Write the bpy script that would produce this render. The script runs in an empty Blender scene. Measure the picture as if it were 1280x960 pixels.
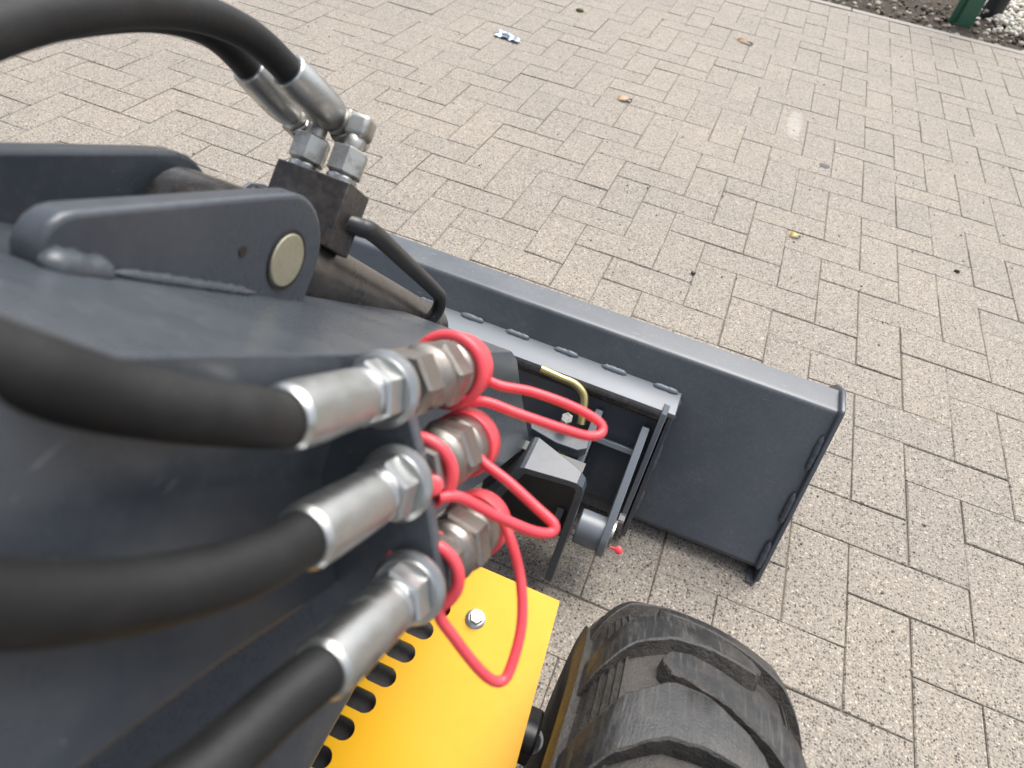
import bpy, bmesh, math, random
from mathutils import Vector, Matrix
random.seed(7)
SC = bpy.context.scene
COL = SC.collection
V = Vector

# ------------------------------------------------------------------ camera, sky, sun, exposure
CAM = V((-0.55784, -0.86829, 0.99493))
RX = V((0.92074, 0.36890, 0.12710)); RY = V((0.34999, -0.63687, -0.68695)); RZ = V((-0.17247, 0.67699, -0.71550))
FPX = 843.05
cd = bpy.data.cameras.new('camera'); cam = bpy.data.objects.new('camera', cd); COL.objects.link(cam)
cd.sensor_fit = 'HORIZONTAL'; cd.sensor_width = 36.0; cd.lens = FPX/1280*36
cd.clip_start = 0.01; cd.clip_end = 500
m = Matrix((RX, -RY, -RZ)).transposed().to_4x4(); m.translation = CAM
cam.matrix_world = m
cd.dof.use_dof = True; cd.dof.focus_distance = 0.88; cd.dof.aperture_fstop = 8.5
SC.camera = cam

SUN_EL, SUN_AZ = math.radians(60), math.radians(14)      # azimuth clockwise from +Y
w = bpy.data.worlds.new('World'); SC.world = w; w.use_nodes = True
nt = w.node_tree; bg = nt.nodes['Background']
sky = nt.nodes.new('ShaderNodeTexSky'); sky.sky_type = 'NISHITA'; sky.sun_disc = False
sky.sun_elevation = SUN_EL; sky.sun_rotation = SUN_AZ; sky.air_density = 1.0; sky.dust_density = 4.0; sky.ozone_density = 1.0
hs = nt.nodes.new('ShaderNodeHueSaturation'); hs.inputs['Saturation'].default_value = 0.42
nt.links.new(sky.outputs[0], hs.inputs['Color']); nt.links.new(hs.outputs[0], bg.inputs['Color'])
bg.inputs['Strength'].default_value = 0.122
sl = bpy.data.lights.new('sun', 'SUN'); sun = bpy.data.objects.new('sun', sl); COL.objects.link(sun)
sl.energy = 1.5; sl.angle = math.radians(46); sl.color = (1.0, 0.98, 0.95)
sd = V((math.sin(SUN_AZ)*math.cos(SUN_EL), math.cos(SUN_AZ)*math.cos(SUN_EL), math.sin(SUN_EL)))
sun.rotation_euler = (-sd).to_track_quat('-Z', 'Y').to_euler(); sun.location = sd*20
SC.view_settings.view_transform = 'Standard'; SC.view_settings.look = 'None'
SC.view_settings.exposure = 1.08; SC.view_settings.gamma = 1.0; SC.view_settings.use_curve_mapping = False
SC.cycles.use_denoising = True

# ------------------------------------------------------------------ helpers
def tag(o, label=None, cat=None, group=None, kind=None):
    if label: o['label'] = label
    if cat: o['category'] = cat
    if group: o['group'] = group
    if kind: o['kind'] = kind
    return o
def thing(name, loc, label, cat, group=None):
    o = bpy.data.objects.new(name, None); COL.objects.link(o); o.location = loc; o.empty_display_size = .1
    return tag(o, label, cat, group)
def world_loc(o):
    p = V((0, 0, 0))
    while o is not None:
        p = p + o.location; o = o.parent
    return p
def obj(name, me, mat, parent=None, ang=35, bevel=0, seg=2):
    """link a mesh whose vertices are in world space; the object's origin moves to its lower centre"""
    if ang is not None:
        me.shade_smooth(); me.set_sharp_from_angle(angle=math.radians(ang))
    if me.vertices:
        xs = [v.co for v in me.vertices]
        c = V(((min(v.x for v in xs)+max(v.x for v in xs))/2, (min(v.y for v in xs)+max(v.y for v in xs))/2, min(v.z for v in xs)))
        me.transform(Matrix.Translation(-c))
    else: c = V((0, 0, 0))
    o = bpy.data.objects.new(name, me); COL.objects.link(o)
    me.materials.append(mat)
    if parent is not None:
        o.parent = parent; o.location = c - world_loc(parent)
    else: o.location = c
    if bevel:
        b = o.modifiers.new('bevel', 'BEVEL'); b.width = bevel; b.segments = seg; b.limit_method = 'ANGLE'; b.angle_limit = math.radians(40)
        b.harden_normals = False
    return o
class MB:
    def __init__(s): s.v = []; s.f = []
    def add(s, vs, fs):
        n = len(s.v); s.v += [tuple(x) for x in vs]; s.f += [tuple(i+n for i in f) for f in fs]; return s
    def mesh(s, name='mesh'):
        me = bpy.data.meshes.new(name); me.from_pydata(s.v, [], s.f); me.update()
        bm = bmesh.new(); bm.from_mesh(me); bmesh.ops.recalc_face_normals(bm, faces=bm.faces); bm.to_mesh(me); bm.free()
        return me
    def build(s, name, mat, parent=None, **k): return obj(name, s.mesh(name), mat, parent, **k)
    def prism(s, pts, ext):                         # planar polygon (3D points) extruded by a vector
        n = len(pts); e = V(ext)
        vs = [V(p) for p in pts] + [V(p)+e for p in pts]
        fs = [tuple(range(n)), tuple(range(2*n-1, n-1, -1))] + [(i, (i+1) % n, n+(i+1) % n, n+i) for i in range(n)]
        return s.add(vs, fs)
    def yz(s, poly, x0, x1): return s.prism([(x0, y, z) for y, z in poly], (x1-x0, 0, 0))
    def box(s, lo, hi):
        return s.prism([(lo[0], lo[1], lo[2]), (hi[0], lo[1], lo[2]), (hi[0], hi[1], lo[2]), (lo[0], hi[1], lo[2])], (0, 0, hi[2]-lo[2]))
    def lathe(s, prof, O, ax, seg=32, rot=0, capped=True, flat=None):     # prof [(s, r)]
        ax = V(ax).normalized(); e1 = ax.orthogonal().normalized()
        if abs(ax.z) < .9: e1 = (V((0, 0, 1))-ax*ax.z).normalized()
        e2 = ax.cross(e1); O = V(O); vs = []; fs = []
        for (t, r) in prof:
            for k in range(seg):
                a = 2*math.pi*k/seg+rot
                vs.append(O+ax*t+(e1*math.cos(a)+e2*math.sin(a))*r)
        for j in range(len(prof)-1):
            for k in range(seg):
                fs.append((j*seg+k, j*seg+(k+1) % seg, (j+1)*seg+(k+1) % seg, (j+1)*seg+k))
        if capped:
            fs.append(tuple(range(seg-1, -1, -1))); fs.append(tuple((len(prof)-1)*seg+k for k in range(seg)))
        return s.add(vs, fs)
    def hexnut(s, O, ax, t0, t1, af, rot=0):         # across flats af, chamfered corners
        r = af/math.sqrt(3); c = (r-af/2)*.55
        return s.lathe([(t0, r-c*1.5), (t0+c, r), (t1-c, r), (t1, r-c*1.5)], O, ax, 6, rot)
    def sweep(s, pts, r, seg=14, closed=False, smooth=8, flat=1.0, nrm=None):
        P = catmull([V(p) for p in pts], smooth, closed) if smooth else [V(p) for p in pts]
        n = len(P); rr = r if callable(r) else (lambda u: r)
        T = []
        for i in range(n):
            a = P[(i-1) % n] if (closed or i > 0) else P[i]; b = P[(i+1) % n] if (closed or i < n-1) else P[i]
            T.append((b-a).normalized())
        N = [T[0].orthogonal().normalized() if nrm is None else (V(nrm)-T[0]*V(nrm).dot(T[0])).normalized()]
        for i in range(1, n):
            base = N[-1] if nrm is None else V(nrm)
            q = base-T[i]*base.dot(T[i]); N.append(q.normalized())
        vs = []; fs = []
        for i in range(n):
            B = T[i].cross(N[i]); R = rr(i/(n-1))
            for k in range(seg):
                a = 2*math.pi*k/seg; vs.append(P[i]+N[i]*math.cos(a)*R*flat+B*math.sin(a)*R)
        m = n if closed else n-1
        for i in range(m):
            for k in range(seg):
                j = (i+1) % n; fs.append((i*seg+k, i*seg+(k+1) % seg, j*seg+(k+1) % seg, j*seg+k))
        if not closed:
            fs.append(tuple(range(seg-1, -1, -1))); fs.append(tuple((n-1)*seg+k for k in range(seg)))
        return s.add(vs, fs)
def catmull(P, k, closed):
    n = len(P); out = []
    for i in range(n if closed else n-1):
        p1, p2 = P[i], P[(i+1) % n]
        p0 = P[(i-1) % n] if (closed or i > 0) else p1*2-p2
        p3 = P[(i+2) % n] if (closed or i < n-2) else p2*2-p1
        for j in range(k):
            t = j/k
            out.append(.5*((2*p1)+(p2-p0)*t+(2*p0-5*p1+4*p2-p3)*t*t+(3*p1-p0-3*p2+p3)*t**3))
    if not closed: out.append(P[-1])
    return out
def arc(cy, cz, r, a0, a1, n=10):
    return [(cy+r*math.cos(math.radians(a0+(a1-a0)*i/n)), cz+r*math.sin(math.radians(a0+(a1-a0)*i/n))) for i in range(n+1)]

# ------------------------------------------------------------------ materials
class MT:
    def __init__(s, name):
        s.m = bpy.data.materials.new(name); s.m.use_nodes = True; s.t = s.m.node_tree
        s.b = s.t.nodes['Principled BSDF']; s.pos = s.t.nodes.new('ShaderNodeNewGeometry').outputs['Position']
    def n(s, ty, **k):
        o = s.t.nodes.new(ty)
        for a, b in k.items(): setattr(o, a, b)
        return o
    def link(s, a, b): s.t.links.new(a, b)
    def set(s, **k):
        for a, b in k.items(): s.b.inputs[a.replace('_', ' ')].default_value = b
        return s
    def noise(s, scale, detail=4, rough=.6, vec=None, dist=0):
        o = s.n('ShaderNodeTexNoise'); o.inputs['Scale'].default_value = scale; o.inputs['Detail'].default_value = detail
        o.inputs['Roughness'].default_value = rough; o.inputs['Distortion'].default_value = dist; s.link(vec or s.pos, o.inputs['Vector']); return o.outputs['Fac']
    def ramp(s, fac, stops, interp='LINEAR'):
        o = s.n('ShaderNodeValToRGB'); o.color_ramp.interpolation = interp; e = o.color_ramp.elements
        while len(e) < len(stops): e.new(.5)
        for i, (p, c) in enumerate(stops):
            e[i].position = p; e[i].color = (c, c, c, 1) if isinstance(c, (int, float)) else (*c, 1)
        s.link(fac, o.inputs['Fac']); return o.outputs['Color']
    def mix(s, fac, a, b, mode='MIX'):
        o = s.n('ShaderNodeMix', data_type='RGBA', blend_type=mode)
        for sock, v in ((o.inputs['Factor'], fac), (o.inputs['A'], a), (o.inputs['B'], b)):
            if isinstance(v, (int, float)): sock.default_value = v if sock.type == 'VALUE' else (v, v, v, 1)
            elif isinstance(v, tuple): sock.default_value = (*v, 1)
            else: s.link(v, sock)
        return o.outputs['Result']
    def math(s, op, a, b=0.0, c=None):
        o = s.n('ShaderNodeMath', operation=op)
        for i, v in enumerate((a, b) if c is None else (a, b, c)):
            if isinstance(v, (int, float)): o.inputs[i].default_value = v
            else: s.link(v, o.inputs[i])
        return o.outputs[0]
    def bump(s, h, strength=.2, dist=.001):
        o = s.n('ShaderNodeBump'); o.inputs['Strength'].default_value = strength; o.inputs['Distance'].default_value = dist
        s.link(h, o.inputs['Height']); s.link(o.outputs[0], s.b.inputs['Normal']); return o
    def voro(s, scale, feature='F1', vec=None):
        o = s.n('ShaderNodeTexVoronoi', feature=feature); o.inputs['Scale'].default_value = scale; s.link(vec or s.pos, o.inputs['Vector']); return o
    def scaled(s, x, y, z, rz=0):
        o = s.n('ShaderNodeMapping'); o.inputs['Scale'].default_value = (x, y, z); o.inputs['Rotation'].default_value = (0, 0, rz)
        s.link(s.pos, o.inputs['Vector']); return o.outputs[0]
M = {}
def paint(name, col, dusty=.35, rough=.33, scratch=1.0, dust=(.21, .205, .20), spec=.62, mottle=0):
    t = MT(name)
    d = t.ramp(t.noise(7, 6, .65), [(.42, 0), (.75, 1)])
    fine = t.ramp(t.noise(160, 3, .7), [(.45, 0), (.75, 1)])
    dustc = t.math('MULTIPLY', t.math('MULTIPLY_ADD', d, .7, .15), t.math('MULTIPLY_ADD', fine, .6, .4))
    c = t.mix(t.math('MULTIPLY', dustc, dusty), col, dust)
    # scratches: thin stretched noise
    s1 = t.ramp(t.noise(1.0, 2, .5, t.scaled(900, 35, 420, .5)), [(.735, 0), (.76, 1)])
    s2 = t.ramp(t.noise(1.0, 2, .5, t.scaled(40, 700, 300, -.35)), [(.745, 0), (.77, 1)])
    gate = t.ramp(t.noise(9, 2), [(.52, 0), (.62, 1)])
    sp = t.ramp(t.voro(130).outputs['Distance'], [(.05, 1), (.09, 0)])
    spg = t.math('MULTIPLY', sp, t.ramp(t.noise(23, 2), [(.55, 0), (.62, 1)]))
    sc = t.math('MULTIPLY', t.math('MAXIMUM', t.math('MULTIPLY', t.math('MAXIMUM', s1, s2), gate), spg), .45*scratch)
    if mottle:
        c = t.mix(t.math('MULTIPLY', t.ramp(t.noise(85, 6, .75, dist=.6), [(.46, 0), (.66, 1)]), mottle), c, (.15, .125, .105))
    c = t.mix(sc, c, (.36, .38, .40))
    t.link(c, t.b.inputs['Base Color'])
    r = t.math('MULTIPLY_ADD', dustc, .35, rough); t.link(r, t.b.inputs['Roughness'])
    h = t.math('ADD', t.math('MULTIPLY', t.noise(240, 2, .5), .5), t.math('MULTIPLY', t.noise(35, 2), .6))
    t.bump(h, .10, .0012)
    t.set(Specular_IOR_Level=spec)
    M[name] = t.m
paint('anthracite paint', (.056, .066, .080), dusty=.62, rough=.30, scratch=2.2)
paint('boom paint', (.050, .060, .073), dusty=.50, rough=.25, scratch=.9, spec=.45)
paint('skylit bar paint', (.150, .168, .190), dusty=.25, rough=.30, scratch=.6)  # lighter grey; sky reflection on upward edges is put into this colour
paint('black paint', (.010, .010, .011), dusty=.30, rough=.36)
paint('cylinder paint', (.0135, .0125, .012), dusty=.55, rough=.24, scratch=.6, dust=(.16, .135, .11), mottle=.28)
paint('matt black', (.034, .034, .037), dusty=.25, rough=.34, scratch=.3, spec=.45)
paint('green paint', (.015, .115, .055), dusty=.4, rough=.4)
paint('yellow paint', (.73, .375, .001), dusty=.16, rough=.40, scratch=.25, spec=.28)
def metal(name, col, rough=.32, dirt=.4, metallic=1.0, dark=(.10, .09, .075)):
    t = MT(name)
    d = t.ramp(t.noise(60, 5, .7), [(.45, 0), (.72, 1)])
    t.link(t.mix(t.math('MULTIPLY', d, dirt), col, dark), t.b.inputs['Base Color'])
    t.link(t.math('MULTIPLY_ADD', d, .25, rough), t.b.inputs['Roughness'])
    t.set(Metallic=metallic); t.bump(t.noise(500, 2), .06, .0006); M[name] = t.m
metal('zinc plate', (.55, .56, .55), .33, .45)
metal('zinc bright', (.52, .53, .52), .34, .30)
metal('coupler steel', (.34, .315, .285), .40, .45)
metal('gold zinc', (.60, .49, .22), .30, .3)
metal('worn zinc', (.50, .49, .45), .40, .75)
metal('pin plating', (.56, .54, .42), .52, .6, dark=(.30, .28, .19))
t = MT('hose rubber')
d = t.ramp(t.noise(22, 4, .65), [(.45, 0), (.8, 1)])
t.link(t.mix(t.math('MULTIPLY', d, .75), (.0095, .0096, .0100), (.032, .031, .030)), t.b.inputs['Base Color']); t.set(Roughness=.58, Specular_IOR_Level=.36)
t.bump(t.math('ADD', t.noise(420, 3), t.math('MULTIPLY', t.noise(60, 3, .6), 1.2)), .25, .001); M['hose rubber'] = t.m
t = MT('red plastic'); t.link(t.mix(t.ramp(t.noise(90, 3), [(.4, 0), (.8, 1)]), (.84, .068, .090), (.77, .090, .105)), t.b.inputs['Base Color'])
t.set(Roughness=.34, Subsurface_Weight=.12, Subsurface_Radius=(.01, .003, .003)); t.bump(t.noise(300, 2), .06, .0008); M['red plastic'] = t.m
t = MT('white plastic'); t.set(Base_Color=(.80, .80, .80, 1), Roughness=.35); t.bump(t.noise(200, 2), .05, .0005); M['white plastic'] = t.m
# tyre
t = MT('tyre rubber')
d = t.ramp(t.noise(30, 6, .7), [(.30, 0), (.66, 1)]); g = t.noise(420, 2, .6)
cc = t.mix(t.math('MULTIPLY', d, .85), (.017, .0165, .016), (.070, .062, .053))
t.link(cc, t.b.inputs['Base Color']); t.link(t.math('MULTIPLY_ADD', d, .25, .50), t.b.inputs['Roughness'])
t.bump(t.math('ADD', g, t.math('MULTIPLY', t.noise(90, 4), 2.0)), .45, .0022); M['tyre rubber'] = t.m
t = MT('worn tread')
s1 = t.ramp(t.noise(1.0, 4, .65, t.scaled(330, 24, 30, -.95)), [(.50, 0), (.72, 1)])
d = t.ramp(t.noise(34, 5, .7), [(.45, 0), (.75, 1)])
cc = t.mix(t.math('MULTIPLY', s1, .75), (.013, .0135, .0145), (.075, .078, .08))
cc = t.mix(t.math('MULTIPLY', d, .45), cc, (.10, .088, .072))
t.link(cc, t.b.inputs['Base Color']); t.link(t.math('MULTIPLY_ADD', s1, .2, .42), t.b.inputs['Roughness'])
t.bump(t.math('ADD', t.math('MULTIPLY', s1, .6), t.noise(500, 3)), .35, .0012); M['worn tread'] = t.m
# paving brick: washed aggregate
t = MT('paving brick')
rnd = t.math('FRACT', t.math('ADD', t.n('ShaderNodeObjectInfo').outputs['Random'], t.n('ShaderNodeNewGeometry').outputs['Random Per Island']))
v1 = t.voro(235); v2 = t.voro(450); v3 = t.voro(90)
sep = t.n('ShaderNodeSeparateColor'); t.link(v1.outputs['Color'], sep.inputs[0])
sep2 = t.n('ShaderNodeSeparateColor'); t.link(v2.outputs['Color'], sep2.inputs[0])
base = t.mix(rnd, (.302, .270, .231), (.282, .254, .220))
big = t.ramp(t.noise(1.6, 5, .6), [(.3, (.90, .90, .905)), (.7, (1.04, 1.03, 1.0))])
stones = t.ramp(sep.outputs[0], [(0, (1, 1, 1)), (.40, (.78, .76, .74)), (.58, (.50, .49, .485)), (.70, (.27, .26, .255)), (.76, (1.2, 1.16, 1.1)), (.92, (1.6, 1.58, 1.52))], 'CONSTANT')
fines = t.ramp(sep2.outputs[1], [(0, (1, 1, 1)), (.5, (.83, .82, .80)), (.78, (.45, .44, .43)), (.86, (1.3, 1.28, 1.25))], 'CONSTANT')
edge = t.ramp(v1.outputs['Distance'], [(.38, 1), (.60, 0)])
c = t.mix(1.0, base, big, 'MULTIPLY')
c = t.mix(1.0, c, fines, 'MULTIPLY')
c = t.mix(edge, c, t.mix(1.0, c, stones, 'MULTIPLY'))
moss = t.math('MULTIPLY', t.ramp(t.noise(3.1, 5, .7), [(.60, 0), (.74, 1)]), .45)
c = t.mix(moss, c, (.17, .155, .125))
# lime patch left on one stone (a stain of its own shape)
vd = t.n('ShaderNodeVectorMath', operation='SUBTRACT'); t.link(t.pos, vd.inputs[0]); vd.inputs[1].default_value = (-.362, 1.83, 0)
vs_ = t.n('ShaderNodeVectorMath', operation='MULTIPLY'); t.link(vd.outputs[0], vs_.inputs[0]); vs_.inputs[1].default_value = (19, 4.2, 0)
vl = t.n('ShaderNodeVectorMath', operation='LENGTH'); t.link(vs_.outputs[0], vl.inputs[0])
pm = t.ramp(t.math('ADD', vl.outputs['Value'], t.math('MULTIPLY', t.noise(40, 3), .8)), [(.75, 1), (1.25, 0)])
c = t.mix(t.math('MULTIPLY', pm, .22), c, (.60, .59, .56))
t.link(c, t.b.inputs['Base Color']); t.set(Roughness=.82)
hh = t.math('ADD', t.math('MULTIPLY', t.math('SUBTRACT', .6, v1.outputs['Distance']), 1.0), t.math('MULTIPLY', t.noise(700, 2), .5))
t.bump(hh, .45, .0022); M['paving brick'] = t.m
t = MT('joint sand'); vv = t.noise(300, 4, .7)
t.link(t.mix(t.ramp(t.noise(5, 4), [(.35, 0), (.6, 1)]), t.mix(vv, (.15, .13, .105), (.32, .285, .235)), t.mix(vv, (.06, .053, .04), (.19, .168, .13))), t.b.inputs['Base Color'])
t.set(Roughness=.95); t.bump(vv, .5, .003); M['joint sand'] = t.m
t = MT('kerb concrete'); vv = t.noise(220, 4, .7)
t.link(t.mix(vv, (.24, .215, .185), (.36, .33, .29)), t.b.inputs['Base Color']); t.set(Roughness=.85); t.bump(vv, .3, .002); M['kerb concrete'] = t.m
t = MT('garden soil'); vv = t.noise(60, 6, .75)
t.link(t.ramp(vv, [(.3, (.025, .019, .013)), (.6, (.085, .065, .045)), (.75, (.16, .13, .10))]), t.b.inputs['Base Color'])
t.set(Roughness=.95); t.bump(vv, .9, .02); M['garden soil'] = t.m
t = MT('pale gravel'); ri = t.n('ShaderNodeNewGeometry').outputs['Random Per Island']
t.link(t.ramp(ri, [(0, (.30, .26, .20)), (.3, (.56, .51, .42)), (.7, (.68, .65, .57)), (1, (.78, .77, .72))]), t.b.inputs['Base Color'])
t.set(Roughness=.8); t.bump(t.noise(120, 4), .3, .003); M['pale gravel'] = t.m
t = MT('soil litter'); ri = t.n('ShaderNodeNewGeometry').outputs['Random Per Island']
t.link(t.ramp(ri, [(0, (.05, .04, .03)), (.45, (.14, .11, .08)), (.75, (.30, .25, .19)), (1, (.55, .50, .44))]), t.b.inputs['Base Color'])
t.set(Roughness=.9); t.bump(t.noise(90, 4), .3, .003); M['soil litter'] = t.m
def plain(name, col, rough=.6, metallic=0):
    t = MT(name); nn = t.noise(70, 4, .7); t.link(t.mix(nn, tuple(x*.7 for x in col), tuple(min(1, x*1.25) for x in col)), t.b.inputs['Base Color'])
    t.set(Roughness=rough, Metallic=metallic); t.bump(nn, .2, .001); M[name] = t.m
plain('brown leaf', (.36, .20, .08)); plain('tan leaf', (.46, .30, .17)); plain('yellow leaf', (.60, .43, .12)); plain('moss', (.07, .075, .02), .9)
plain('dark gum', (.055, .052, .055), .6); plain('foil', (.42, .48, .56), .35, .5); plain('dark bollard', (.012, .013, .018), .45)
plain('dirt and hole shade', (.03, .025, .02), .95)  # dirt clump colour, also the painted shade of the clevis hole and bore

# ------------------------------------------------------------------ the ground
def project(p):
    d = V(p)-CAM; z = d.dot(RZ)
    return (640+FPX*d.dot(RX)/z, 480+FPX*d.dot(RY)/z, z)
GY = 3.57
gm = MB(); gm.add([(-60, -60, -.06), (60, -60, -.06), (60, 60, -.06), (-60, 60, -.06)], [(0, 1, 2, 3)])
tag(gm.build('ground', M['garden soil'], ang=None), kind='structure')
pm_ = MB(); pm_.add([(-4.2, -2.4, -.0034), (2.6, -2.4, -.0034), (2.6, GY, -.0034), (-4.2, GY, -.0034)], [(0, 1, 2, 3)])
pave = tag(pm_.build('pavement', M['joint sand'], ang=None), 'herringbone pavement of beige washed aggregate paving bricks', kind='structure')
U = .105; G = .0011; CH = .0016; TH = .035
def brick_geo(L, W):
    """a paving brick with worn, slightly uneven arrises; centred, top at z = 0"""
    out = []
    for k, (ins, z) in enumerate(((0, -TH), (0, -CH*1.1), (CH, 0))):
        for sx, sy in ((-1, -1), (1, -1), (1, 1), (-1, 1)): out.append((sx*(L/2-ins), sy*(W/2-ins), z))
    fs = []
    for k in (0, 4):
        for i in range(4): fs.append((k+i, k+(i+1) % 4, k+4+(i+1) % 4, k+4+i))
    fs.append((8, 9, 10, 11)); return out, fs
MASK = [(0, 210), (265, 205), (330, 195), (465, 285), (1060, 490), (950, 727), (790, 665), (690, 760), (750, 755), (990, 870), (1000, 960), (0, 960)]
def inside(x, y):
    r = False; j = len(MASK)-1
    for i in range(len(MASK)):
        (x1, y1), (x2, y2) = MASK[i], MASK[j]
        if (y1 > y) != (y2 > y) and x < (x2-x1)*(y-y1)/(y2-y1)+x1: r = not r
        j = i
    return r
bricks = []
for i in range(-40, 25):
    for j in range(-23, 34):
        k = (i+j) % 4
        if k == 0:
            h = 2 if (j+2)*U <= GY+.001 else 1
            bricks.append((i+.5, j+h/2, h, 1))
        elif k == 1 and j == -23: bricks.append((i+.5, j+.5, 1, 1))
        elif k == 2: bricks.append((i+1, j+.5, 2, 0))
rank = []
for b in bricks:
    x, y = b[0]*U, b[1]*U
    d = (V((x, y, 0))-CAM).dot(RZ); a = 0
    if d > .2:
        q = project((x, y, 0)); hid = inside(q[0], q[1])
        if -15 < q[0] < 1295 and -10 < q[1] < 975: a = (0.02 if hid else 1)/d**3
    rank.append(a)
order = sorted(range(len(bricks)), key=lambda n: -rank[n])
near = set(order[:300]); rest = MB()
shared = {}
for var in range(4):
    for L in (1, 2):
        vv, ff = brick_geo(L*U-2*G, U-2*G)
        vv = [(a+random.uniform(-.0007, .0007), b+random.uniform(-.0007, .0007), c+(random.uniform(-.0005, .0005) if c > -TH else 0)) for a, b, c in vv]
        me = bpy.data.meshes.new('brick'); me.from_pydata(vv, [], ff); me.update(); me.materials.append(M['paving brick']); shared[L, var] = (me, vv, ff)
for n, (bx, by, L, vert) in enumerate(bricks):
    me, vv, ff = shared[L, random.randrange(4)]
    rz = (math.pi/2 if vert else 0)+random.choice((0, math.pi))+random.gauss(0, .004)
    mat4 = Matrix.Translation((bx*U+random.gauss(0, .0005), by*U+random.gauss(0, .0005), max(-.001, min(.0015, random.gauss(0, .0007))))) @ Matrix.Rotation(rz, 4, 'Z') @ Matrix.Rotation(max(-.010, min(.010, random.gauss(0, .005))), 4, 'X') @ Matrix.Rotation(max(-.006, min(.006, random.gauss(0, .003))), 4, 'Y')
    if n in near:
        o = bpy.data.objects.new('brick', me); COL.objects.link(o); o.parent = pave
        o.matrix_basis = Matrix.Translation(-pave.location) @ mat4
    else: rest.add([mat4 @ V(p) for p in vv], ff)
tag(rest.build('brick_field', M['paving brick'], pave, ang=None), kind='stuff')
x = -4.2
while x < 2.6:
    o = MB().box((x+.002, GY+.004, -.09), (x+.996, GY+.062, .004+random.gauss(0, .002))).build('kerb_stone', M['kerb concrete'], pave, ang=30, bevel=.004); x += 1.0
# planting bed and gravel bed beyond the kerb
def bumpy(name, x0, x1, y0, y1, z, amp, mat, step=.06):
    b = MB(); nx = int((x1-x0)/step); ny = int((y1-y0)/step); vs = []
    for j in range(ny+1):
        for i in range(nx+1):
            e = 0 if j == 0 else 1
            vs.append((x0+(x1-x0)*i/nx, y0+(y1-y0)*j/ny, z+e*random.uniform(-amp, amp)))
    b.add(vs, [(j*(nx+1)+i, j*(nx+1)+i+1, (j+1)*(nx+1)+i+1, (j+1)*(nx+1)+i) for j in range(ny) for i in range(nx)])
    return b.build(name, mat, ang=180)
tag(bumpy('planting_bed', -4.2, 4.5, GY+.064, 8.0, -.02, .016, M['garden soil']), kind='structure')
def stone_mesh(seed):
    r = random.Random(seed); bm = bmesh.new(); bmesh.ops.create_icosphere(bm, subdivisions=1, radius=1)
    sc = (r.uniform(.8, 1.3), r.uniform(.6, 1.0), r.uniform(.45, .75))
    vs = [tuple(v.co[k]*sc[k]*r.uniform(.82, 1.15) for k in range(3)) for v in bm.verts]; fs = [tuple(v.index for v in f.verts) for f in bm.faces]; bm.free(); return vs, fs
SM = [stone_mesh(k) for k in range(8)]
def scatter(name, n, place, size, mat):
    b = MB()
    for _ in range(n):
        vs, fs = random.choice(SM); p = place(); s = size(); R = Matrix.Rotation(random.uniform(0, 6.28), 3, 'Z') @ Matrix.Rotation(random.gauss(0, .5), 3, 'X')
        b.add([V(p)+R @ (V(v)*s) for v in vs], fs)
    return tag(b.build(name, mat, ang=60), kind='stuff')
def gpl():
    while True:
        x = random.uniform(.5, 2.4); y = random.uniform(3.9, 7.0)
        if x > .60+random.gauss(0, .05)-.03*(y-4) and y > 3.86+abs(random.gauss(0, .05)): return (x, y, random.uniform(-.012, .02))
scatter('gravel_bed', 9000, gpl, lambda: random.uniform(.010, .024), M['pale gravel'])
def spl():
    x = random.uniform(-1.2, 1.9); return (x, random.uniform(GY+.075, 4.3 if x > -.5 else 5), random.uniform(-.02, -.004))
scatter('soil_debris', 1500, spl, lambda: random.choice((.004, .006, .008, .012, .018)), M['soil litter'])

scatter('grit', 1500, lambda: (random.uniform(-2.4, .9), random.uniform(-.6, 3.5), .0015), lambda: random.choice((.0012, .0016, .002, .003)), M['soil litter'])

# ------------------------------------------------------------------ posts, litter
gp = thing('fence_post', (.415, 3.93, -.03), 'dark green square metal post rising from the soil beside the pavement', 'post')
MB().box((.375, 3.89, -.03), (.455, 3.97, 1.25)).build('shaft', M['green paint'], gp, bevel=.004)
MB().box((.340, 3.93, -.03), (.374, 3.95, 1.20)).build('flange', M['green paint'], gp, bevel=.002)
MB().prism([(.372, 3.887, 1.25), (.458, 3.887, 1.25), (.458, 3.973, 1.25), (.372, 3.973, 1.25)], (0, 0, .01)).build('cap', M['green paint'], gp, bevel=.003)
bp = thing('bollard', (.60, 4.28, -.03), 'black round post at the edge of the pale gravel', 'post')
MB().lathe([(0, .055), (.9, .055), (.93, .045), (.94, .02)], (.60, 4.28, -.03), (0, 0, 1), 28).build('shaft', M['dark bollard'], bp)
MB().lathe([(.70, .0565), (.76, .0565)], (.60, 4.28, -.03), (0, 0, 1), 28).build('band', M['white plastic'], bp)
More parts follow.
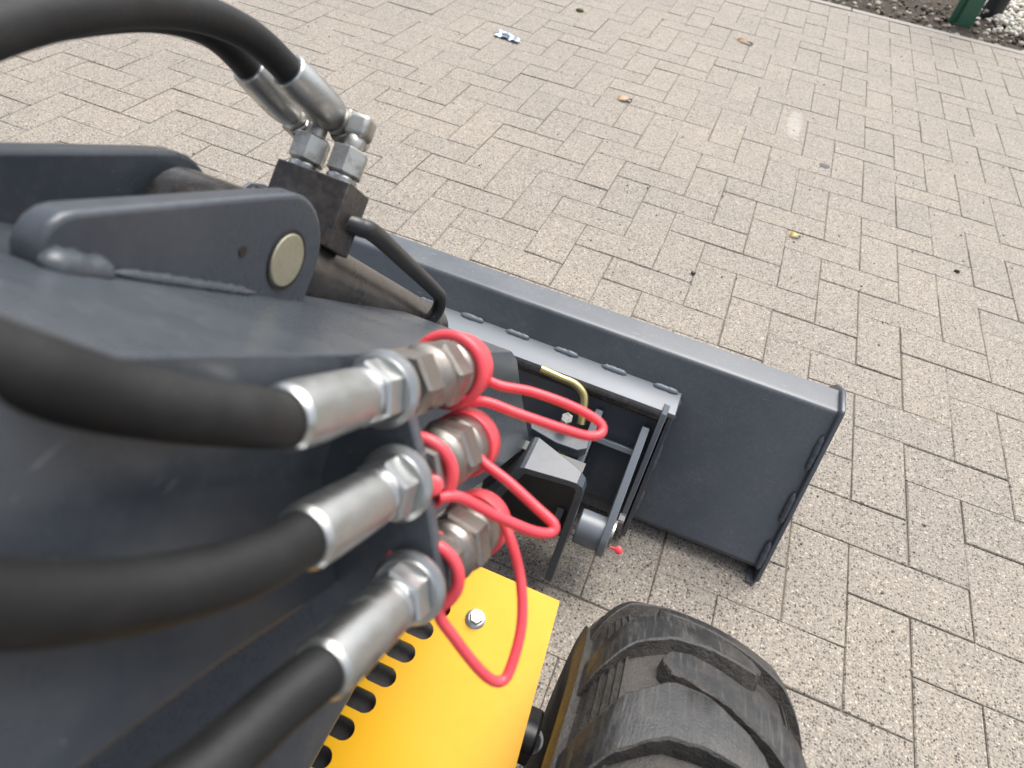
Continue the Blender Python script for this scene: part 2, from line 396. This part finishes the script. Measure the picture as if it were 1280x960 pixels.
def leaf(x, y, L, Wd, rz, mat, label, curl=.3):
    b = MB(); n = 8; vs = []
    for i in range(n+1):
        u = i/n; hw = Wd/2*math.sin(math.pi*min(1, u*.95+.03))**.8*(1+.18*math.sin(9*u))
        for s in (-1, 0, 1):
            vs.append(((u-.5)*L, s*hw, .003+abs(s)*hw*curl+.006*math.sin(3*u+s)))
    fs = [(i*3+k, i*3+k+1, (i+1)*3+k+1, (i+1)*3+k) for i in range(n) for k in (0, 1)]
    R = Matrix.Rotation(rz, 3, 'Z'); top = [R @ V(v)+V((x, y, 0)) for v in vs]
    b.add(top, fs); b.add([v-V((0, 0, .0006)) for v in top], [f[::-1] for f in fs])
    b.sweep([R @ V((-.5*L, 0, .004))+V((x, y, 0)), R @ V((-.75*L, .1*L, .006))+V((x, y, 0))], .0008, 5, smooth=0)
    me = bpy.data.meshes.new('leaf'); me.from_pydata(b.v, [], b.f); me.update()
    tag(obj('fallen_leaf', me, mat, ang=60), label, 'leaf')
leaf(-.965, 1.60, .055, .026, .3, M['tan leaf'], 'tan dry leaf lying in the middle of the pavement', .5)
leaf(-.655, 2.585, .075, .022, -.2, M['brown leaf'], 'golden brown curled leaf near the far edge of the pavement', .6)
leaf(-.292, 1.016, .030, .016, .1, M['yellow leaf'], 'small yellow leaf on the bricks beyond the bucket', .4)
b = MB(); R_ = random.Random(3)
n1, n2 = 9, 6; vs = []
for i in range(n1):
    for j in range(n2):
        vs.append((-1.59+.115*i/(n1-1)+R_.gauss(0, .004), 1.848+.062*j/(n2-1)*(1-.5*i/n1)+R_.gauss(0, .003)-.02*i/n1, (.004+.022*R_.random()*(1-abs(j-2.5)/4))))
fs = [(i*n2+j, (i+1)*n2+j, (i+1)*n2+j+1, i*n2+j+1) for i in range(n1-1) for j in range(n2-1)]
b.add(vs, fs); me = bpy.data.meshes.new('wrapper'); me.from_pydata(b.v, [], b.f); me.update()
tag(obj('crumpled_wrapper', me, M['foil'], ang=25), 'crumpled silvery blue wrapper lying on the far paving', 'litter')
def blob(name, x, y, rx, ry, h, mat, label, cat):
    b = MB(); n = 18; r = random.Random(int(x*1000)); ph = [r.uniform(.75, 1.15) for _ in range(n)]
    rings = [(1, .0012), (.9, h*.7), (.55, h), (.2, h*1.05)]; vs = []
    for f, z in rings:
        for k in range(n): a = 2*math.pi*k/n; vs.append((x+rx*f*ph[k]*math.cos(a), y+ry*f*ph[k]*math.sin(a), z))
    fs = [(j*n+k, j*n+(k+1) % n, (j+1)*n+(k+1) % n, (j+1)*n+k) for j in range(3) for k in range(n)]+[tuple(3*n+k for k in range(n))]
    b.add(vs, fs); tag(b.build(name, mat, ang=60), label, cat)
blob('chewing_gum', -.234, 1.542, .018, .018, .003, M['dark gum'], 'dark flattened gum spot on the right of the pavement', 'gum')
blob('moss_tuft', -1.400, 2.415, .020, .016, .010, M['moss'], 'small olive moss tuft in a far paving joint', 'moss')
blob('pebble', -.528, .671, .007, .006, .006, M['dark gum'], 'tiny dark pebble in a joint beyond the bucket', 'pebble')
blob('dirt_clump', .166, 1.104, .008, .006, .006, M['dirt and hole shade'], 'small dark dirt clump on the bricks right of the gum spot', 'dirt')

# ------------------------------------------------------------------ the bucket
XM = -.80                                            # centre plane of the machine
BXR, BXL = -.264, 2*XM+.264
bucket = thing('loader_bucket', (XM, .05, 0), 'dark grey steel loader bucket standing on the bricks, seen from behind', 'bucket')
def thick(line, th):
    """offset a polyline (y, z) to its right-hand side by th: closed polygon"""
    P = [V((a, b)) for a, b in line]; off = []
    for i, p in enumerate(P):
        a = P[max(0, i-1)]; c = P[min(len(P)-1, i+1)]; d = (c-a).normalized(); off.append(p+V((d.y, -d.x))*th)
    return [tuple(p) for p in P]+[tuple(p) for p in reversed(off)]
prof = [(.030, .2965)]+[(-.012, .298)]+arc(-.017, .288, .010, 90, 155, 5)+[(-.145, .034)]+arc(-.128, .030, .018, 170, 262, 6)+[(-.10, .010), (.22, .008)]
shell = MB()
pp = thick(prof, -.006); nP = len(prof); N2 = len(pp)
vs = [(BXL, y, z) for y, z in pp]+[(BXR, y, z) for y, z in pp]
fs = [(i, (i+1) % N2, N2+(i+1) % N2, N2+i) for i in range(N2)]
for i in range(nP-1): fs += [(i, i+1, N2-2-i, N2-1-i), (N2+i, N2+i+1, N2+N2-2-i, N2+N2-1-i)]
shell.add(vs, fs); shell.build('shell', M['anthracite paint'], bucket, ang=28)
MB().box((BXL+.002, .19, .0145), (BXR-.002, .33, .026)).build('cutting_edge', M['worn zinc'], bucket, bevel=.003)
ep = [(.024, .306)]+[(-.022, .3075)]+arc(-.024, .299, .0085, 80, 155, 4)+[(-.1655, .016), (-.160, .0035), (.22, .003), (.31, .012), (.17, .16), (.06, .285)]
for x0, x1 in ((BXR, BXR+.0072), (BXL-.0072, BXL)):
    MB().yz(ep, x0, x1).build('end_plate', M['anthracite paint'], bucket, bevel=.0018)
MB().box((BXR-.012, -.166, .0035), (BXR-.0005, -.120, .0075)).build('foot_tab', M['anthracite paint'], bucket, bevel=.001)
# wall frame: w(t, off) gives a (y, z) on the back wall at height parameter t (0 top, 1 bottom), off metres out from it
WD = V((-.134, -.278)).normalized(); WN = V((WD.y, -WD.x)); WN = WN if WN.x < 0 else -WN
W0 = V((-.026, .298))
def wl(s, off=0.0): return tuple(W0+WD*s+WN*off)
def wz(z, off=0.0): return wl((.298-z)/-WD.y, off)
def bead(parent, A, B, nrm, r=.006, mat='skylit bar paint'):
    """an uneven weld run between two points lying on a surface with the given normal"""
    A, B, nrm = V(A), V(B), V(nrm).normalized(); n = max(4, int((B-A).length/.006)); pts = [A.lerp(B, i/n)+nrm*r*.15*random.uniform(0, 1) for i in range(n+1)]
    jit = [random.uniform(.8, 1.1) for _ in range(n*3+9)]
    f = lambda u: max(.0008, r*min(1, 6*u+.25, 6*(1-u)+.25)*jit[int(u*(n*2))])
    return MB().sweep(pts, f, 8, smooth=2, flat=.75, nrm=nrm).build('weld_bead', M[mat], parent, ang=60)
# mounting bar and its side plates
BZ = .247; FXR = -.488; FXL = 2*XM-FXR
ya = wz(BZ)[0]
MB().yz([(ya+.004, BZ), (-.100, BZ), (-.100, BZ-.009), (wz(BZ-.009)[0]+.004, BZ-.009)], FXL, FXR).build('mounting_bar', M['skylit bar paint'], bucket, bevel=.0012)
for xx in (FXR-.0085, FXL+.0005):
    poly = [wz(BZ-.010, -.002), (-.0985, BZ-.010), (-.1025, BZ-.035), wz(.060, .040), wz(.012, .028), wz(.012, -.002)]
    MB().yz(poly, xx, xx+.008).build('mounting_plate', M['anthracite paint'], bucket, bevel=.001)
n3 = V((0, WN.x, WN.y))
for k in range(7):
    x0 = -.514-.0845*k+random.uniform(-.004, .004)
    y, z = wz(BZ+.001, .001)
    bead(bucket, (x0-.022, y, z), (x0+.020, y, z), (0, -.6, .8), .0055)
for z0, z1 in ((.240, .205), (.165, .120), (.085, .045)):
    bead(bucket, (FXR+.001, *wz(z0, .001)), (FXR+.001, *wz(z1, .001)), (.8, -.5, .3), .005, 'anthracite paint')
for z0, z1 in ((.262, .205), (.168, .115), (.082, .032)):
    bead(bucket, (BXR-.004, *wz(z0, .0)), (BXR-.004, *wz(z1, .0)), (-.5, -.75, .3), .0052, 'anthracite paint')

# ------------------------------------------------------------------ the loader
loader = thing('compact_loader', (XM, -.75, 0), 'dark grey compact loader with yellow cover, boom, hoses and chunky front tyre', 'loader')
BP = 'boom paint'
# boom
side = [(-1.00, 1.045), (-.411, .554), (-.385, .520), (-.353, .455), (-.222, .210), (-.235, .205), (-.295, .259), (-.474, .416), (-.640, .585), (-.808, .7525), (-1.00, .905)]
bb = MB().yz(side, 2*XM+.68, -.68)
for k_, dx_ in ((7, .005), (8, .018), (9, .025), (10, .025)):        # lower flanks splayed to the rear so reflections miss the yellow cover
    for h_, sg in ((0, -1), (len(side), 1)):
        x_, y_, z_ = bb.v[k_+h_]; bb.v[k_+h_] = (x_+sg*dx_, y_, z_)
boom = bb.build('boom', M[BP], loader, bevel=.001, seg=2)
MB().prism([(-.81, -1.05, .655), (-.684, -1.05, .408), (-.694, -1.05, .403), (-.82, -1.05, .650)], (0, .43, 0)).build('tower_plate', M[BP], loader, bevel=.003)
# clevis plates for the tilt cylinder, welded on the boom
cp = [(-.7366, .800)]+arc(-.722, .822, .0165, 190, 65, 6)+[(-.6457, .8063), (-.600, .786)]+arc(-.603, .744, .0395, 72, -45, 9)+[(-.603, .690), (-.66, .735)]
for x0, nm in ((-.790, 0), (-.876, 1)):
    pl = cp if nm == 0 else [(y+.004-.02*0, z-.003) for y, z in cp]
    c = MB().yz(pl, x0, x0+.015).build('clevis_plate', M[BP], loader, bevel=.0028, seg=3)
    if nm == 0:
        MB().lathe([(0, .0030), (.0006, .0030)], (-.7749, -.6349, .7701), (1, 0, 0), 16).build('drilled_hole_shade', M['dirt and hole shade'], c)  # flat dark disc; the shade inside the hole is put into its colour
        MB().lathe([(-.11, .0165), (.0006, .0165), (.0014, .0155)], (-.775, -.601, .7431), (1, 0, 0), 40).build('pivot_pin', M['pin plating'], c)
        MB().lathe([(.0002, .0185), (.0008, .0185)], (-.775, -.601, .7431), (1, 0, 0), 40).build('pin_bore_shade', M['dirt and hole shade'], c)  # dark ring; shade of the gap around the pin, done as colour
        def tz(y): return .743-(y+.6375)*.834
        for y0, y1, r in ((-.738, -.712, .0075), (-.712, -.634, .0034)):
            bead(c, (-.773, y0, tz(y0)+.002), (-.773, y1, tz(y1)+.002), (.6, .3, .6), r, BP)
# tilt cylinder
TH_ = math.radians(46); CA = V((0, math.cos(TH_), -math.sin(TH_))); CN = V((0, math.sin(TH_), math.cos(TH_))); PP = V((-.825, -.601, .7431))
def cy(s, x, t): return PP+CA*s+CN*t+V((x, 0, 0))
R0 = .0305
tc = MB().lathe([(.036, .020), (.040, .027), (.052, R0), (.052, R0), (.395, R0), (.398, R0+.002), (.425, R0+.002), (.428, .022), (.43, .013), (.60, .013)], PP, CA, 40).build('tilt_cylinder', M['cylinder paint'], loader, ang=30)
MB().lathe([(-.030, .030), (-.028, .032), (.028, .032), (.030, .030)], PP, (1, 0, 0), 36).build('cylinder_eye', M['cylinder paint'], tc)
MB().sweep([cy(.045, .026*math.cos(a), .030*math.sin(a)) for a in [k*math.pi/10 for k in range(20)]], .0045, 8, closed=True, smooth=2).build('weld_ring', M[BP], tc, ang=60)
blk = MB(); S0, S1, T0, T1, X0, X1 = .077, .113, .022, .071, -.030, .030
blk.prism([cy(S0, X0, T0), cy(S0, X1, T0), cy(S0, X1, T1), cy(S0, X0, T1)], CA*(S1-S0))
pb = blk.build('port_block', M['cylinder paint'], tc, bevel=.0012)
blk = MB(); blk.prism([cy(.060, -.028, .026), cy(.060, -.010, .026), cy(.060, -.010, .045), cy(.060, -.028, .045)], CA*.017); blk.build('port_lug', M['cylinder paint'], tc, bevel=.001)
pipe = [cy(.098, .024, .046), cy(.105, .034, .047), cy(.122, .040, .048), cy(.20, .040, .044), cy(.300, .040, .038), cy(.325, .040, .034), cy(.338, .038, .022), cy(.340, .032, .006), cy(.340, .024, -.006)]
MB().sweep(pipe, .0072, 16, smooth=8).build('hydraulic_pipe', M['black paint'], tc, ang=60)
# fittings on the block and the two hoses of the cylinder
def px(x, y, d): return CAM+(RX*((x-640)/FPX)+RY*((y-480)/FPX)+RZ)*d
def adapter(x):
    O = cy(.094, x, T1)
    MB().lathe([(-.002, .0105), (.004, .0115), (.007, .0095)], O, CN, 24).build('port_collar', M['zinc plate'], pb)
    MB().hexnut(O, CN, .0065, .026, .024, .35).build('port_nut', M['worn zinc'], pb, ang=20)
    return O+CN*.034
def top_hose(O, path, rot, fer=.0136):
    """elbow on the port, swivel nut, crimped ferrule and rubber hose; path runs from the ferrule's end outwards"""
    A = V(path[0]); B = V(path[1]); d = (B-A).normalized()
    f0 = A-d*.050                                     # ferrule start, elbow side
    h = MB().sweep([A-d*.012]+path[1:], .0102, 24, smooth=14).build('hydraulic_hose', M['hose rubber'], loader, ang=70)
    rs = [(.0, .0085), (.001, .0118), (.006, .0130), (.012, fer), (.040, fer), (.049, fer-.0008), (.0505, fer-.0018)]
    MB().lathe(rs, f0, d, 40).build('ferrule', M['zinc plate'], h, ang=25)
    MB().lathe([(-.008, .0075), (-.007, .0110), (-.004, .0110), (-.003, .0090), (.002, .0090)], f0, d, 24).build('hose_collar', M['worn zinc'], h, ang=25)
    MB().hexnut(f0, d, -.030, -.008, .0235, rot).build('swivel_nut', M['worn zinc'], h, ang=20)
    E = f0-d*.030
    K = O+(E-O)*.5+(E-d*.006-(O+(E-O)*.5))*.55
    MB().sweep([E+d*.006, E-d*.002, K, O, O-CN*.012], .0074, 16, smooth=6).build('elbow', M['worn zinc'], h, ang=60)
    xx_ = V((1, 0, 0)); b_ = xx_.cross(CN).normalized(); hb = .0088
    c_ = O+CN*.001
    MB().prism([c_-xx_*hb-b_*hb, c_+xx_*hb-b_*hb, c_+xx_*hb+b_*hb, c_-xx_*hb+b_*hb], CN*.017).build('elbow_body', M['worn zinc'], h, bevel=.0035, seg=3)
    return h
O2 = adapter(.013); O1 = adapter(-.019)
top_hose(O2, [px(360, 88, .455), px(330, 58, .435), px(290, 32, .405), px(235, 13, .365), px(160, 6, .315), px(80, 14, .275), px(0, 32, .245), px(-120, 75, .21)], .2)
top_hose(O1, [px(310, 84, .475), px(280, 52, .452), px(238, 28, .425), px(175, 16, .385), px(80, 22, .34), px(0, 37, .30), px(-120, 78, .26)], .5)

# bulkhead plate with the three couplers
AX = V((.065, .835, -.547)).normalized()
PS = [V((-.6595, -.6906, .7753)), V((-.6409, -.7123, .7444)), V((-.6206, -.7373, .7086))]
def hp(x, y):
    d = RX*((x-640)/FPX)+RY*((y-480)/FPX)+RZ; t = (PS[0]+AX*.006-CAM).dot(AX)/d.dot(AX); return CAM+d*t
bk = [V((-.684, -.6765, .789)), V((-.668, -.6770, .790))]
e = V((1, 0, 0))-AX*AX.x; e.normalize(); f_ = AX.cross(e)
pl_ = [hp(360, 470), hp(455, 447), hp(480, 443), hp(493, 455), hp(501, 480), hp(524, 565), hp(552, 735), hp(549, 765), hp(525, 782), hp(470, 785), hp(395, 800), hp(370, 700)]
bulk = MB().prism(pl_, AX*.008).build('bulkhead_plate', M[BP], loader, bevel=.0015)
def port_hose(P, path, rot, hr=.0098):
    d = -AX
    A = P+d*.022
    B = P+d*.072
    h = MB().sweep([P+d*.055, B]+path, hr, 28, smooth=14).build('hydraulic_hose', M['hose rubber'], loader, ang=70)
    MB().lathe([(-.001, .0165), (.0, .0175), (.003, .0175), (.0045, .0150), (.006, .0150)], P, d, 40).build('flange_washer', M['zinc bright'], h, ang=25)
    MB().hexnut(P, d, .006, .018, .0250, rot).build('swivel_nut', M['zinc bright'], h, ang=20)
    MB().lathe([(.017, .0105), (.020, .0117), (.022, .0119), (.023, .0108), (.025, .0108), (.027, .0122), (.062, .0125), (.070, .0121), (.0725, .0106)], P, d, 40).build('ferrule', M['zinc bright'], h, ang=25)
    return h
port_hose(PS[0], [px(300, 520, .205), px(220, 510, .185), px(130, 493, .168), px(40, 467, .152), px(-60, 436, .138), px(-200, 385, .12)], .3, .0098)
port_hose(PS[1], [px(330, 700, .212), px(270, 722, .195), px(180, 742, .175), px(90, 752, .157), px(0, 755, .142), px(-120, 750, .125)], .1)
port_hose(PS[2], [px(352, 878, .222), px(300, 925, .207), px(240, 975, .193), px(150, 1035, .175), px(40, 1090, .16)], .45)
for k, P in enumerate(PS):
    c = MB().lathe([(.014, .0125), (.034, .0125), (.036, .0150), (.040, .0165), (.040, .0165), (.044, .0165), (.046, .0150), (.064, .0150), (.066, .0168), (.092, .0168), (.094, .0155), (.096, .0110), (.090, .0100)], P, AX, 36).build('hydraulic_coupler', M['coupler steel'], loader, ang=25)
    MB().hexnut(P, AX, .0142, .0305, .0290, .3+.2*k).build('lock_nut', M['coupler steel'], c, ang=20)
    MB().hexnut(P, AX, .047, .063, .0325, .1+.25*k).build('coupler_hex', M['coupler steel'], c, ang=20)
    c['k'] = k
    E1 = V((1, 0, 0)); E1 = (E1-AX*E1.dot(AX)).normalized(); E2 = AX.cross(E1)
    def ringpt(s, r, a): return P+AX*s+(E1*math.cos(a)+E2*math.sin(a))*r
    dc = MB()
    cap_s = (.086, .082, .086)[k]
    dc.lathe([(cap_s-.006, .0168), (cap_s-.006, .0184), (cap_s-.005, .0190), (cap_s+.006, .0190), (cap_s+.007, .0182), (cap_s+.007, .0166)], P, AX, 40, capped=False)
    rs_ = (.072, .018, .012)[k]; rr_ = (.0190, .0172, .0172)[k]
    tilt = (.10, .35, .3)[k]
    dc.sweep([ringpt(rs_+tilt*.012*math.cos(a*1.0), rr_, a) for a in [q*math.pi/12 for q in range(24)]], .0030, 10, closed=True, smooth=2)
    if k == 0:
        loop = [px(575, 505, .372), px(605, 502, .372), px(650, 518, .376), px(700, 535, .382), px(735, 545, .388), px(752, 541, .392), px(748, 527, .394), px(715, 508, .392), px(665, 490, .388), px(625, 482, .384), px(600, 470, .382)]
        knob = px(572, 491, .362)
    elif k == 1:
        loop = [px(548, 622, .312), px(575, 622, .318), px(620, 645, .330), px(665, 664, .340), px(688, 666, .346), px(692, 655, .348), px(670, 634, .350), px(635, 602, .352), px(604, 578, .356), px(596, 566, .362)]
        knob = px(541, 607, .309)
    else:
        loop = [px(547, 668, .330), px(561, 705, .322), px(557, 745, .318), px(549, 768, .318), px(566, 795, .322), px(600, 838, .330), px(622, 852, .336), px(637, 838, .340), px(652, 780, .346), px(650, 720, .352), px(636, 668, .358), px(622, 640, .366)]
        knob = None
    dc.sweep(loop, .0028, 12, smooth=8)
    if knob is not None: dc.lathe([(-.004, .0035), (-.003, .0048), (.003, .0048), (.004, .0035)], knob, (knob-CAM), 16)
    dc.build('dust_cap', M['red plastic'], c, ang=50)

# boom yoke, pivot
yk = [(-.735, .08), (-.712, .13), (-.671, .2440), (-.668, .2485), (-.662, .2505), (-.600, .2465), (-.588, .2445), (-.579, .238), (-.575, .227), (-.575, .199), (-.575, .05)]
P2 = [V(p) for p in yk]; th = .0115
nn = []
for i, p in enumerate(P2):
    a = P2[max(0, i-1)]; c = P2[min(len(P2)-1, i+1)]; d = (c-a).normalized(); nn.append(p+V((-d.y, d.x))*-th)
def yr(x, z): return -.306+.016*max(0, (x+.665)/.09) if z > .2 else -.290-.048*(.2-z)/.15
def yf(x, z): return -.243-.030*max(0, (x+.665)/.09) if z > .2 else -.273+.035*(.2-z)/.15
vs = []; fs = []
for i in range(len(P2)):
    for q in (P2[i], nn[i]):
        vs.append((q.x, yf(q.x, q.y), q.y)); vs.append((q.x, yr(q.x, q.y), q.y))
for i in range(len(P2)-1):
    a, b = i*4, i*4+4
    fs += [(a, a+1, b+1, b), (a+2, b+2, b+3, a+3), (a+1, a+3, b+3, b+1), (a, b, b+2, a+2)]
n_ = (len(P2)-1)*4; fs += [(0, 2, 3, 1), (n_, n_+1, n_+3, n_+2)]
MB().add(vs, fs).build('boom_yoke', M['boom paint'], loader, ang=22, bevel=.001)
MB().yz([(-.245, .06), (-.245, .235), (-.262, .235), (-.262, .06)], -.73, -.587).build('yoke_web', M['black paint'], loader)
pt = MB().lathe([(0, .0265), (.0015, .028), (.0425, .028), (.044, .0265)], (-.568, -.255, .100), (1, 0, 0), 36).build('pivot_tube', M['skylit bar paint'], loader, ang=30)

# quick coupler plate between boom and bucket
qc = MB(); QXR = -.507
qc.yz([wz(.222, .012), wz(.222, .020), wz(.035, .020), wz(.035, .012)], 2*XM-QXR, QXR)
q = qc.build('quick_coupler', M['anthracite paint'], loader, bevel=.001)
ra = wz(.219, .034)
MB().lathe([(0, .0125), (2*(XM-QXR)*-1+.006, .0125)], (2*XM-QXR+.003, ra[0], ra[1]), (1, 0, 0), 28).build('top_rail', M['cylinder paint'], q)
sp_ = [wz(.232, .020), wz(.238, .040), wz(.225, .050), wz(.050, .046), wz(.020, .030), wz(.03, .012)]
for xx in (QXR, 2*XM-QXR-.007): MB().yz(sp_, xx-.002, xx+.007).build('side_plate', M['skylit bar paint'], q, bevel=.001)
lg = [wz(.196, .018), wz(.203, .040), (-.2350, .128)]+[(y, z) for y, z in arc(-.255, .100, .034, 55, 270, 10)]+[(-.20, .055), wz(.05, .018)]
lg = [wz(.190, .018), wz(.196, .046), (-.268, .131)]+arc(-.255, .100, .033, 115, 290, 9)+[wz(.04, .018)]
for xx in (-.5265, -.604, 2*XM+.5165, 2*XM+.594): MB().yz(lg, xx-.002, xx+.010).build('pivot_lug', M['skylit bar paint'], q, bevel=.0014)
MB().yz([wz(.150, .020), wz(.158, .050), wz(.150, .052), wz(.142, .020)], -.593, -.5275).build('cross_ledge', M['skylit bar paint'], q, bevel=.0008)
MB().yz([wz(.148, .021), wz(.148, .030), wz(.06, .030), wz(.06, .021)], -.593, -.5275).build('web_plate', M['anthracite paint'], q)
MB().lathe([(0, .024), (.004, .024)], (-.5164, -.250, .103), (1, 0, 0), 28).build('pin_keeper', M['worn zinc'], q)
MB().hexnut((-.5164, -.225, .118), (1, 0, 0), .003, .013, .013).build('keeper_bolt', M['zinc bright'], q, ang=20)
gc = px(773, 688, 1.045)
MB().sweep([px(763, 684, 1.05), px(768, 686, 1.048), gc], .0022, 8, smooth=3).add(*(lambda b: (b.v, b.f))(MB().lathe([(-.006, .003), (-.004, .0065), (.004, .0065), (.006, .003)], gc, gc-CAM, 14))).build('grease_cap', M['red plastic'], q, ang=50)
# latch: plated handle, bracket, bolt, spring
MB().sweep([px(676, 461, 1.052), px(700, 472, 1.052), px(718, 480, 1.052), px(729, 492, 1.052), px(730, 506, 1.052), px(726, 530, 1.056)], .0066, 16, smooth=8).build('latch_handle', M['gold zinc'], q, ang=60)
L0 = px(698, 540, 1.045)
MB().prism([px(662, 520, 1.06), px(700, 530, 1.06), px(738, 545, 1.06), px(734, 560, 1.03), px(722, 563, 1.03), px(695, 553, 1.03), px(664, 535, 1.04)], (0, -.004, -.013)).build('latch_bracket', M['boom paint'], q, bevel=.001)
MB().hexnut(px(708, 524, 1.045), (.1, -.5, .86), -.004, .010, .016).build('latch_bolt', M['worn zinc'], q, ang=20)
s0 = px(706, 556, 1.05); s1 = px(703, 582, 1.05); dv = s1-s0; ex = RX.copy(); ey = RZ.copy()
MB().sweep([s0+dv*(k/40)+(ex*math.cos(k*.785)+ey*math.sin(k*.785))*.0085 for k in range(41)], .0024, 7, smooth=2).build('latch_spring', M['gold zinc'], q, ang=60)

# yellow cover with slots and its bolt
cu = bpy.data.curves.new('cover', 'CURVE'); cu.dimensions = '2D'; cu.fill_mode = 'BOTH'; cu.extrude = .0015
def spl(pts):
    s = cu.splines.new('POLY'); s.points.add(len(pts)-1); s.use_cyclic_u = True
    for p_, (x, y) in zip(s.points, pts): p_.co = (x, y, 0, 1)
spl([(-.900, -.5066), (-.5540, -.5066), (-.5308, -.7625), (-.5308, -1.04), (-.900, -1.04)])
for k in range(11):
    yy = -.5685-.02814*k; xx = -.6715-.0059*k; hw, hh_ = .0062, .0100
    spl([(xx+math.copysign(hw, math.cos(a))*1+hh_*math.cos(a), yy+hh_*math.sin(a)) for a in [2*math.pi*(q_+.5)/24 for q_ in range(24)]])
co = bpy.data.objects.new('tmp', cu); COL.objects.link(co); dg = bpy.context.evaluated_depsgraph_get()
me = bpy.data.meshes.new_from_object(co.evaluated_get(dg)); bpy.data.objects.remove(co)
me.transform(Matrix.Translation((0, 0, .320)))
cover = obj('engine_cover', me, M['yellow paint'], loader, ang=30); tag(cover, 'yellow sheet metal cover with a row of slots')
MB().lathe([(0, .0105), (.0016, .0105), (.0026, .0086), (.0030, .0070)], (-.6281, -.5640, .3216), (.12, -.1, 1), 28).build('bolt_washer', M['zinc bright'], cover, ang=25)
MB().hexnut((-.6281, -.5640, .3216), (.12, -.1, 1), .0028, .0095, .0125, .2).build('cover_bolt', M['zinc bright'], cover, ang=20)
MB().box((-.890, -1.030, .14), (-.585, -.545, .305)).build('front_frame', M['black paint'], loader, bevel=.004)

# front wheel
WX, WY, WR = -.4225, -.727, .243
def tyre_r(u):                                        # u in -1..1 across the tread
    return WR+.010-.020*abs(u)**2.2-.020*max(0, abs(u)-.72)**1.5*6
hw = .0905
prof = [(-.070, .128), (-.086, .140), (-.098, .165), (-.1015, .190), (-.100, .208), (-.0975, .219)]
us = [(-1, 0)]
for k in range(5): us += [(-.955+.055*k, 0), (-.950+.055*k, .0030), (-.925+.055*k, .0030), (-.920+.055*k, 0)]
us += [(-.66+.06*k, 0) for k in range(23)]
for k in range(4): us += [(.745+.055*k, 0), (.750+.055*k, .0026), (.775+.055*k, .0026), (.780+.055*k, 0)]
us.append((1, 0))
prof += [(u*hw, tyre_r(u)+dr) for u, dr in us]
prof += [(.0975, .212), (.101, .195), (.1015, .175), (.097, .155), (.086, .140), (.070, .128)]
wheel = MB().lathe([(-.072, .128), (-.070, .132), (-.062, .120), (-.02, .112), (.03, .112), (.062, .120), (.070, .132), (.072, .128), (.066, .118), (.04, .104), (.035, .05), (.045, .045), (.045, .0)], (WX, WY, .245), (1, 0, 0), 48, capped=False).build('wheel', M['white plastic'], loader, ang=30)
ty = MB().lathe(prof, (WX, WY, .245), (1, 0, 0), 160, capped=False)
def tp(u, ph, h):
    r_ = tyre_r(max(-1, min(1, u)))+h; x = WX+u*hw
    if abs(u) > 1: r_ -= (abs(u)-1)*.19; 
    return V((x, WY+r_*math.sin(ph), .245+r_*math.cos(ph)))
LP = [(-1.08, 26, 4.6), (-.95, 31, 4.7), (-.70, 37.5, 5.2), (-.35, 42.5, 5.4), (0, 42.5, 4.6), (.30, 40.3, 3.2), (.42, 39.2, 2.2), (.48, 38.7, .5)]
RP = [(1.10, 13.5, 5.0), (.90, 18, 4.8), (.70, 21.5, 4.3), (.45, 24.5, 3.8), (.10, 27.5, 3.6), (-.20, 29.2, 3.5), (-.38, 29.0, 2.7), (-.45, 28.8, .6)]
lug_faces = []
def lug(off, tab):
    """one tread bar: from a shoulder across the crown to a rounded inner end, with a flat worn top"""
    n = 34; H = .0145; vs = []; fs = []; b0 = len(ty.v)
    for i in range(n+1):
        tt = (i/n)**.85*(len(tab)-1); q_ = min(len(tab)-2, int(tt)); fr = tt-q_
        uu, c_, ww = [tab[q_][m_]*(1-fr)+tab[q_+1][m_]*fr for m_ in range(3)]
        c_ = math.radians(c_+off); ww = math.radians(ww)
        h_ = H*(1-.5*(abs(uu)-.90)/.2) if abs(uu) > .9 else H
        j1, j2 = random.uniform(-.004, .004), random.uniform(-.004, .004)
        vs += [tp(uu, c_-ww-.022, -.002), tp(uu, c_-ww-.006+j1, h_*.90), tp(uu, c_-ww*.97+j1*.4, h_), tp(uu, c_, h_+.0004), tp(uu, c_+ww*.97+j2*.4, h_), tp(uu, c_+ww+.006+j2, h_*.90), tp(uu, c_+ww+.022, -.002)]
    for i in range(n):
        for k in range(6):
            if k in (2, 3): lug_faces.append(len(ty.f)+len(fs))
            fs.append((i*7+k, i*7+k+1, (i+1)*7+k+1, (i+1)*7+k))
    fs.append(tuple(range(7))); fs.append(tuple(n*7+k for k in range(7)))
    ty.add(vs, fs)
NL = 15
for k in range(NL):
    lug(360*k/NL, LP); lug(360*k/NL, RP)
tyo = ty.build('tyre', M['tyre rubber'], wheel, ang=30)
tyo.data.materials.append(M['worn tread'])
for q_ in lug_faces: tyo.data.polygons[q_].material_index = 1
MB().lathe([(-.10, .035), (.02, .035)], (WX-.05, WY, .245), (1, 0, 0), 28).build('axle', M['black paint'], loader)
br = MB().yz([(-.655, .262), (-.655, .300)]+arc(-.640, .300, .016, 170, 20, 6)+[(-.60, .27), (-.60, .24)], -.560, -.528).build('axle_bracket', M['black paint'], loader, bevel=.003)
rp = px(664, 925, .705)
MB().lathe([(-.004, .0075), (-.004, .0125), (.002, .0135), (.004, .0125), (.004, .0075)], rp, (.5, -.25, .85), 32, capped=False).build('lock_ring', M['white plastic'], br, ang=30)
MB().lathe([(-.01, .0074), (.008, .0074), (.010, .006)], rp, (.5, -.25, .85), 24).build('ring_pin', M['zinc plate'], br, ang=30)
